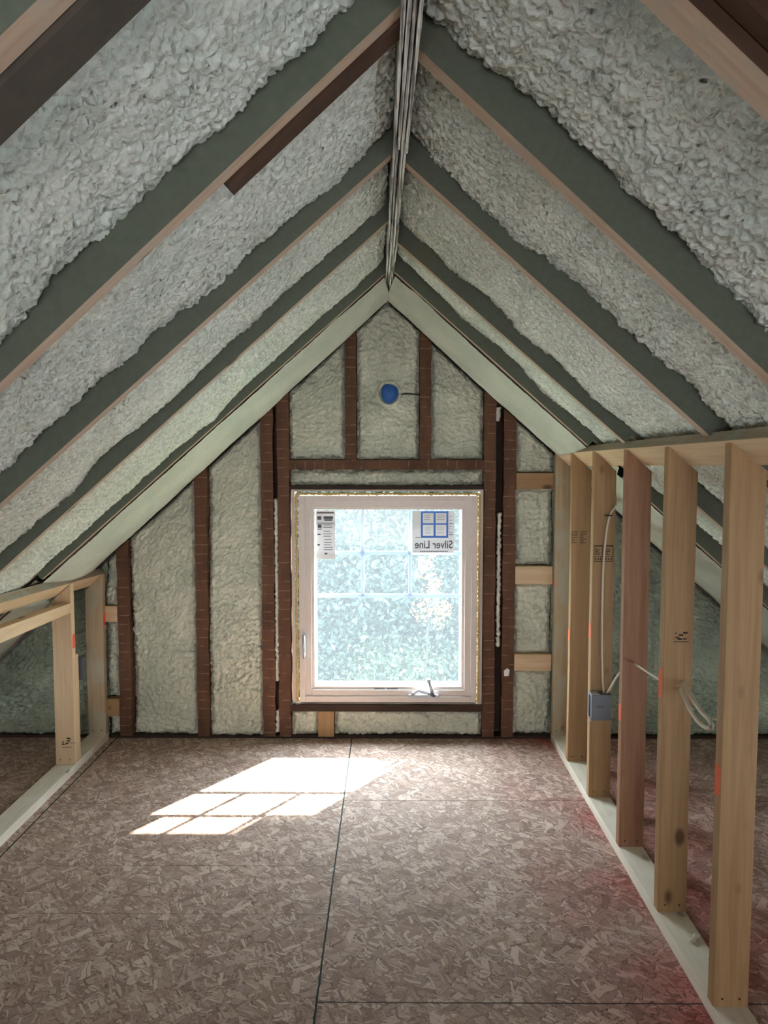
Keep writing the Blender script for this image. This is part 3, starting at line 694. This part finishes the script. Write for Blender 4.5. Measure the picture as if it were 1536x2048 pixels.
def stud(x, y, z0, z1, mat, label, orange=None, stamps=(), nails=True, name='wall_stud', w=.089, t=.038, lean=0.0, group='studs of the right knee wall'):
    n = max(2, int((z1 - z0) / .12)); rr = random.Random(int(y * 1000 + abs(x) * 100)); L = z1 - z0; vs = []
    cr = rr.uniform(-.003, .003)
    cutR, cutL = (0, -w * SL) if x > 0 else (-w * SL, 0)      # tops cut to the roof slope: left edge, right edge
    zi = [0.0]
    for i in range(n + 1):
        tt = i / n; b = cr * math.sin(math.pi * tt) + lean * tt
        kl, kr = (L + cutR) * tt, (L + cutL) * tt
        vs += [(b, 0, kl), (b + w, 0, kr), (b + w, t, kr), (b, t, kl)]
    fs = [(3, 2, 1, 0), tuple(n * 4 + k for k in range(4))]
    for i in range(n):
        for k in range(4): fs.append((i * 4 + k, i * 4 + (k + 1) % 4, (i + 1) * 4 + (k + 1) % 4, (i + 1) * 4 + k))
    me = MB().add(vs, fs); o = me.build(name, mat)
    b_ = bmesh.new(); b_.from_mesh(o.data); ed = [e for e in b_.edges if abs((e.verts[0].co - e.verts[1].co).normalized().z) > .9]
    bmesh.ops.bevel(b_, geom=ed, offset=.0028, segments=2, affect='EDGES', profile=.5); b_.to_mesh(o.data); b_.free()
    o.location = (x, y, z0); tag(o, label, 'stud', group)
    if orange is not None:
        za_, zb_ = orange[0] - z0, orange[1] - z0; face = orange[2] if len(orange) > 2 else -1
        xx = -.0006 if face < 0 else w; P = MB()
        k = 14; rr2 = random.Random(int(za_ * 1000)); bow = lambda z: cr * math.sin(math.pi * z / L) + lean * z / L
        rows = []
        for i in range(k + 1):
            z = za_ + (zb_ - za_) * i / k; e = .001 + (.016 if i in (0, k) else rr2.uniform(0, .003)) * (.8 if i in (0, k) else 1); rows.append((z, .002 + e, t - .002 - e * rr2.uniform(.4, 1)))
        for i in range(k):
            (z_, a, b), (z2, a2, b2) = rows[i], rows[i + 1]; x1_, x2_ = xx + bow(z_), xx + bow(z2)
            P.hexa([(x1_, a, z_), (x1_ + .0006, a, z_), (x1_ + .0006, b, z_), (x1_, b, z_), (x2_, a2, z2), (x2_ + .0006, a2, z2), (x2_ + .0006, b2, z2), (x2_, b2, z2)])
        q = P.build('paint_mark', M['orange'], o); q['label'] = 'orange spray paint mark'
    for (sx, sz, kind) in stamps:
        P = MB(); z = sz - z0; r3 = random.Random(int(sz * 100))
        def ln(a, b, c, d): P.box((a, -.0004, b), (c, .0002, d))
        if kind == 'box':
            for bx in (sx, sx + .040):
                ln(bx, z + .060, bx + .032, z + .063); ln(bx, z, bx + .0015, z + .063)
                for u in range(6): ln(bx + .003, z + .050 - u * .008, bx + .012 + r3.random() * .016, z + .053 - u * .008)
        elif kind == 'dark':
            for bx in (sx, sx + .042):
                ln(bx, z + .062, bx + .036, z + .067); ln(bx, z, bx + .002, z + .067); ln(bx + .034, z, bx + .036, z + .067); ln(bx, z, bx + .036, z + .003); ln(bx, z + .020, bx + .036, z + .022)
                for u in range(5): ln(bx + .004, z + .052 - u * .006, bx + .014 + r3.random() * .016, z + .055 - u * .006)
                for u in range(3): ln(bx + .005 + u * .010, z + .007, bx + .010 + u * .010, z + .015)
        else:
            for u in range(7):
                a = sx + r3.random() * .03; b = z + r3.random() * .024; ln(a, b, a + .004 + r3.random() * .01, b + .003 + r3.random() * .004)
            ln(sx, z - .002, sx + .045, z)
        q = P.build('grade_stamp', M['ink'], o)
    if nails:
        for (nx, nz) in ((.022, .022), (.066, .022)):
            P = MB().tube([(nx, .001, nz), (nx, -.0008, nz)], .0028, 8); P.build('nail_head', M['nail'], o)
    return o
Z0s, Z1s = .038, 1.466
stud(PX, 3.826, Z0s, Z1s, M['pine_misted'], 'foam-misted end stud of the right knee wall against the gable wall', (.80, .83))
stud(PX, 3.492, Z0s, 1.464, M['pine_tan'], 'tan stud with two small stamps, farthest free-standing one on the right', (.60, .655), [(.002, 1.045, 'box')])
s3 = stud(PX, 3.112, Z0s, 1.467, M['pine_tan'], 'stud on the right carrying the steel electrical box', (.70, .765), [(.004, 1.02, 'dark')])
stud(PX + .002, 2.700, Z0s, 1.471, M['pine_red'], 'reddish brown stud standing next to the electrical box stud', (.498, .560), [])
stud(PX + .003, 2.298, Z0s, 1.474, M['pine_tan'], 'brown right hand stud with a small black ink stamp', (.705, .80), [(.028, .885, 'ink')])
stud(PX, 1.882, Z0s, 1.478, M['pine_tan'], 'large stud nearest the viewer on the right', (.585, .665), lean=.004)
# steel electrical box on the third stud with cables
eb = empty('electrical_box', (PX, 3.112, .38)); tag(eb, 'grey steel electrical box fixed to a right hand stud', 'electrical box')
bx = MB().box((-.006, -.052, 0), (.072, -.001, .003)).box((-.006, -.052, .102), (.072, -.001, .105)).box((-.006, -.052, .003), (-.004 + .076, -.050, .102)).box((.070, -.050, .003), (.072, -.001, .102)).box((-.004, -.004, .003), (.070, -.001, .102))
bx.build('box_shell', M['steel'], eb, bevel=.0006)
MB().box((-.010, -.050, .006), (-.0062, -.040, .099)).box((-.010, -.012, .006), (-.0062, -.002, .099)).box((-.010, -.050, .099), (.024, -.004, .108)).box((-.012, -.052, -.006), (-.006, -.030, .004)).build('mounting_bracket', M['chrome'], eb, bevel=.0004)
P = MB(); [P.box((.014 + i * .005, -.0526, .054), (.017 + i * .005, -.0519, .059)) for i in range(6)]; P.build('stamped_text', M['ink'], eb)
def spline(pts, n=8):
    pts = [Vector(p) for p in pts]; out = []
    for i in range(len(pts) - 1):
        p0, p1, p2, p3 = pts[max(i - 1, 0)], pts[i], pts[i + 1], pts[min(i + 2, len(pts) - 1)]
        for k in range(n):
            t = k / n; out.append(.5 * ((2 * p1) + (p2 - p0) * t + (2 * p0 - 5 * p1 + 4 * p2 - p3) * t * t + (3 * p1 - p0 - 3 * p2 + p3) * t ** 3))
    return out + [pts[-1]]
cb = MB().tube(spline([(PX + .050, 3.095, .480), (PX + .046, 3.108, .55), (PX + .040, 3.107, .75), (PX + .041, 3.107, 1.0), (PX + .052, 3.106, 1.15), (PX + .066, 3.106, 1.215), (PX + .082, 3.106, 1.24), (PX + .095, 3.13, 1.26), (PX + .11, 3.2, 1.3)]), .0042, 8).build('cable', M['cable'])
tag(cb, 'thin pale cable rising up the stud from the steel electrical box', 'cable')
sp = MB().box((.044, -.011, 1.168), (.072, -.001, 1.173)); sp.build('cable_staple', M['nail'], s3)
cb = MB().tube(spline([(PX + .058, 3.092, .480), (PX + .058, 3.04, .515), (PX + .05, 2.90, .615), (PX + .044, 2.74, .705)]) , .0045, 8).build('cable', M['cable'])
tag(cb, 'short pale cable rising from the steel box toward the next stud', 'cable')
cb = MB().tube([(PX + .042, 2.699, .712), (PX + .042, 2.55, .720), (PX + .042, 2.42, .728), (PX + .042, 2.337, .74)], .0045, 8).build('cable', M['cable'])
tag(cb, 'white cable sagging between the reddish stud and the ink-stamped stud', 'cable')
cb = MB().tube(spline([(PX + .052, 2.297, .74), (PX + .052, 2.20, .700), (PX + .052, 2.14, .689), (PX + .052, 2.09, .692), (PX + .052, 2.062, .705), (PX + .056, 2.09, .716), (PX + .06, 2.17, .722), (PX + .062, 2.297, .76)]), .0065, 10).build('cable', M['cable'])
tag(cb, 'looped white cable end poking out beside the nearest right stud', 'cable')
cb = MB().tube([(PX + .06, 2.10, .715), (PX + .066, 2.03, .735), (PX + .07, 1.921, .76)], .003, 8).build('cable', M['cable'])
tag(cb, 'thin cable reaching the nearest right stud below its orange mark', 'cable')
def blob(x, y, r, label, seed):
    P = np.zeros((18, 12, 3)); rr = random.Random(seed); q = rr.random() * 6
    for i in range(18):
        for j in range(12):
            a = 2 * math.pi * i / 17; b = math.pi * j / 11; k = 1 + .22 * math.sin(2 * a + q) * math.sin(b) + .12 * math.sin(3 * b + q)
            P[i, j] = (r * k * math.sin(b) * math.cos(a) * 1.2, r * k * math.sin(b) * math.sin(a), r * .62 * (1 + math.cos(b)) * (1 if k else 1))
    o = grid_obj('foam_drip', P, M['foam_bead'], flip=True); o.location = (x, y, .0375); tag(o, label, 'foam drip', 'foam drips on the right bottom plate')
blob(PX + .052, 2.150, .0085, 'left hand drip of the touching pair on the right bottom plate', 1)
blob(PX + .070, 2.166, .0105, 'larger right hand drip of the touching pair on the right bottom plate', 2)
blob(PX + .073, 2.070, .008, 'single round foam drip on the plate nearest the large stud', 3)
blob(PX + .066, 1.985, .006, 'tiny flat foam crumb on the plate closest to the large stud foot', 4)

# left knee wall
LX = -1.44
along_y('bottom_plate', LX - .089, LX, 1.2, 3.866, 0.0, .038, M['pine_pale'], 'pale bottom plate of the left knee wall beside the green joint line', 'plate')
tilted_plate(-1, LX, .858, .95, 1.6, [M['pine'], M['plate_top']], 'slanted top plate of the left knee wall with grey-green overspray')
along_y('header_rail', LX - .050, LX - .001, 1.6, 3.44, .742, .786, M['pine'], 'lower pale rail running below the left top plate', 'rail', zc=(.775, .850))
G3 = 'studs of the left knee wall'
stud(LX - .089, 3.828, .038, .857, M['pine_misted'], 'foam-misted end stud of the left knee wall against the gable wall', (.595, .66, 1), [], group=G3)
stud(LX - .089, 3.440, .038, .872, M['pine'], 'pale left stud holding the end of the lower rail', (.575, .64, 1), [(.05, .14, 'ink'), (.03, .12, 'ink')], group=G3)
o = MB().box((0, 0, 0), (.030, .030, .50)).build('trimmer_strip', M['pine'], bevel=.0015); o.location = (LX - .031, 3.480, .038)
tag(o, 'thin pale strip standing against the far side of the left knee wall stud', 'wood strip')
o = MB().box((0, 0, 0), (.040, .030, .105)).box((.004, -.002, .012), (.036, 0.0, .093)).build('bracket_plate', M['steel'], bevel=.001); o.location = (LX - .034, 3.55, .40)
mb = None
tag(o, 'small dull metal box behind the left knee wall stud', 'electrical box')
# rest for the metal box: a strap down to the plate
# ================================================================== OUTSIDE
g = MB().box((-30, 4.2, -3.3), (30, 60, -3.2)).build('ground', M['grass']); struct(g, 'grass outside the window')
def tree(x, y, zc, rx, rz, leaf, n, size, label, seed, group='trees outside the window', clusters=34, name='tree'):
    rr = np.random.RandomState(seed); root = empty(name, (x, y, -3.2)); tag(root, label, 'tree', group)
    tk = MB(); top = zc + rz * .3 + 3.2; tk.tube([(0, 0, 0), (.08, .05, top * .4), (-.05, 0, top * .7), (.0, 0, top)], [.07 * min(rx, 2), .055 * min(rx, 2), .035 * min(rx, 2), .012], 8)
    for k in range(6):
        a = rr.uniform(0, 6.28); z = top * (.45 + .08 * k); tk.tube([(0, 0, z), (math.cos(a) * rx * .4, math.sin(a) * rx * .4, z + rz * .2), (math.cos(a) * rx * .8, math.sin(a) * rx * .8, z + rz * .35)], [.025 * min(rx, 2), .015 * min(rx, 2), .005], 6)
    tk.build('trunk', M['bark'], root)
    u = rr.normal(size=(clusters, 3)); u /= np.linalg.norm(u, axis=1)[:, None]; cc = u * (rr.uniform(.35, 1, clusters)[:, None]) * [rx, rx, rz]
    per = n // clusters; c = np.repeat(cc, per, 0) + rr.normal(size=(per * clusters, 3)) * [rx * .2, rx * .2, rz * .17]; c[:, 2] += zc + 3.2
    N = len(c); a = rr.normal(size=(N, 3)); a /= np.linalg.norm(a, axis=1)[:, None]; b = np.cross(a, rr.normal(size=(N, 3))); b /= np.linalg.norm(b, axis=1)[:, None]
    sz = size * rr.uniform(.6, 1.3, N)[:, None]; nn = np.cross(a, b)
    V = np.stack([c - a * sz, c + b * sz * .5 + nn * sz * .15, c + a * sz, c - b * sz * .5 + nn * sz * .15], 1).reshape(-1, 3)
    me = bpy.data.meshes.new('foliage'); F = np.arange(N * 4, dtype=np.int32)
    me.vertices.add(N * 4); me.vertices.foreach_set('co', V.reshape(-1).astype(np.float32)); me.loops.add(N * 4); me.loops.foreach_set('vertex_index', F)
    me.polygons.add(N); me.polygons.foreach_set('loop_start', np.arange(0, N * 4, 4, dtype=np.int32)); me.materials.append(M[leaf]); me.update(calc_edges=True); me.validate()
    fo = bpy.data.objects.new('foliage', me); C.objects.link(fo); fo.parent = root
tree(-1.6, 10.5, .2, 2.0, 2.2, 'leaf_dark', 44000, .042, 'dark green tree behind the left panes', 11)
tree(1.7, 10.8, .0, 2.1, 2.3, 'leaf_dark', 44000, .042, 'dark green tree behind the right panes', 12)
tree(.1, 12.5, .6, 2.4, 2.8, 'leaf_mid', 44000, .05, 'taller mid green tree behind the centre of the window', 13)
tree(-4.5, 13.5, .5, 2.8, 3.0, 'leaf_mid', 20000, .09, 'broad tree off to the left beyond the window', 14)
tree(4.8, 13.5, .5, 2.8, 3.0, 'leaf_mid', 20000, .09, 'broad tree off to the right beyond the window', 15)
tree(.0, 9.0, -1.9, 2.2, 1.1, 'leaf_mid', 40000, .036, 'low leafy shrub filling the bottom of the window view', 16, name='shrub')
tree(.45, 8.2, .05, .22, .42, 'leaf_yellow', 380, .024, 'small yellow leafed sapling behind the lower right pane', 17, clusters=10, name='sapling')
tree(0, 25.0, 1.5, 8.0, 6.0, 'leaf_dark', 60000, .24, 'broad dark tree far beyond the window, behind all others', 19, clusters=140)
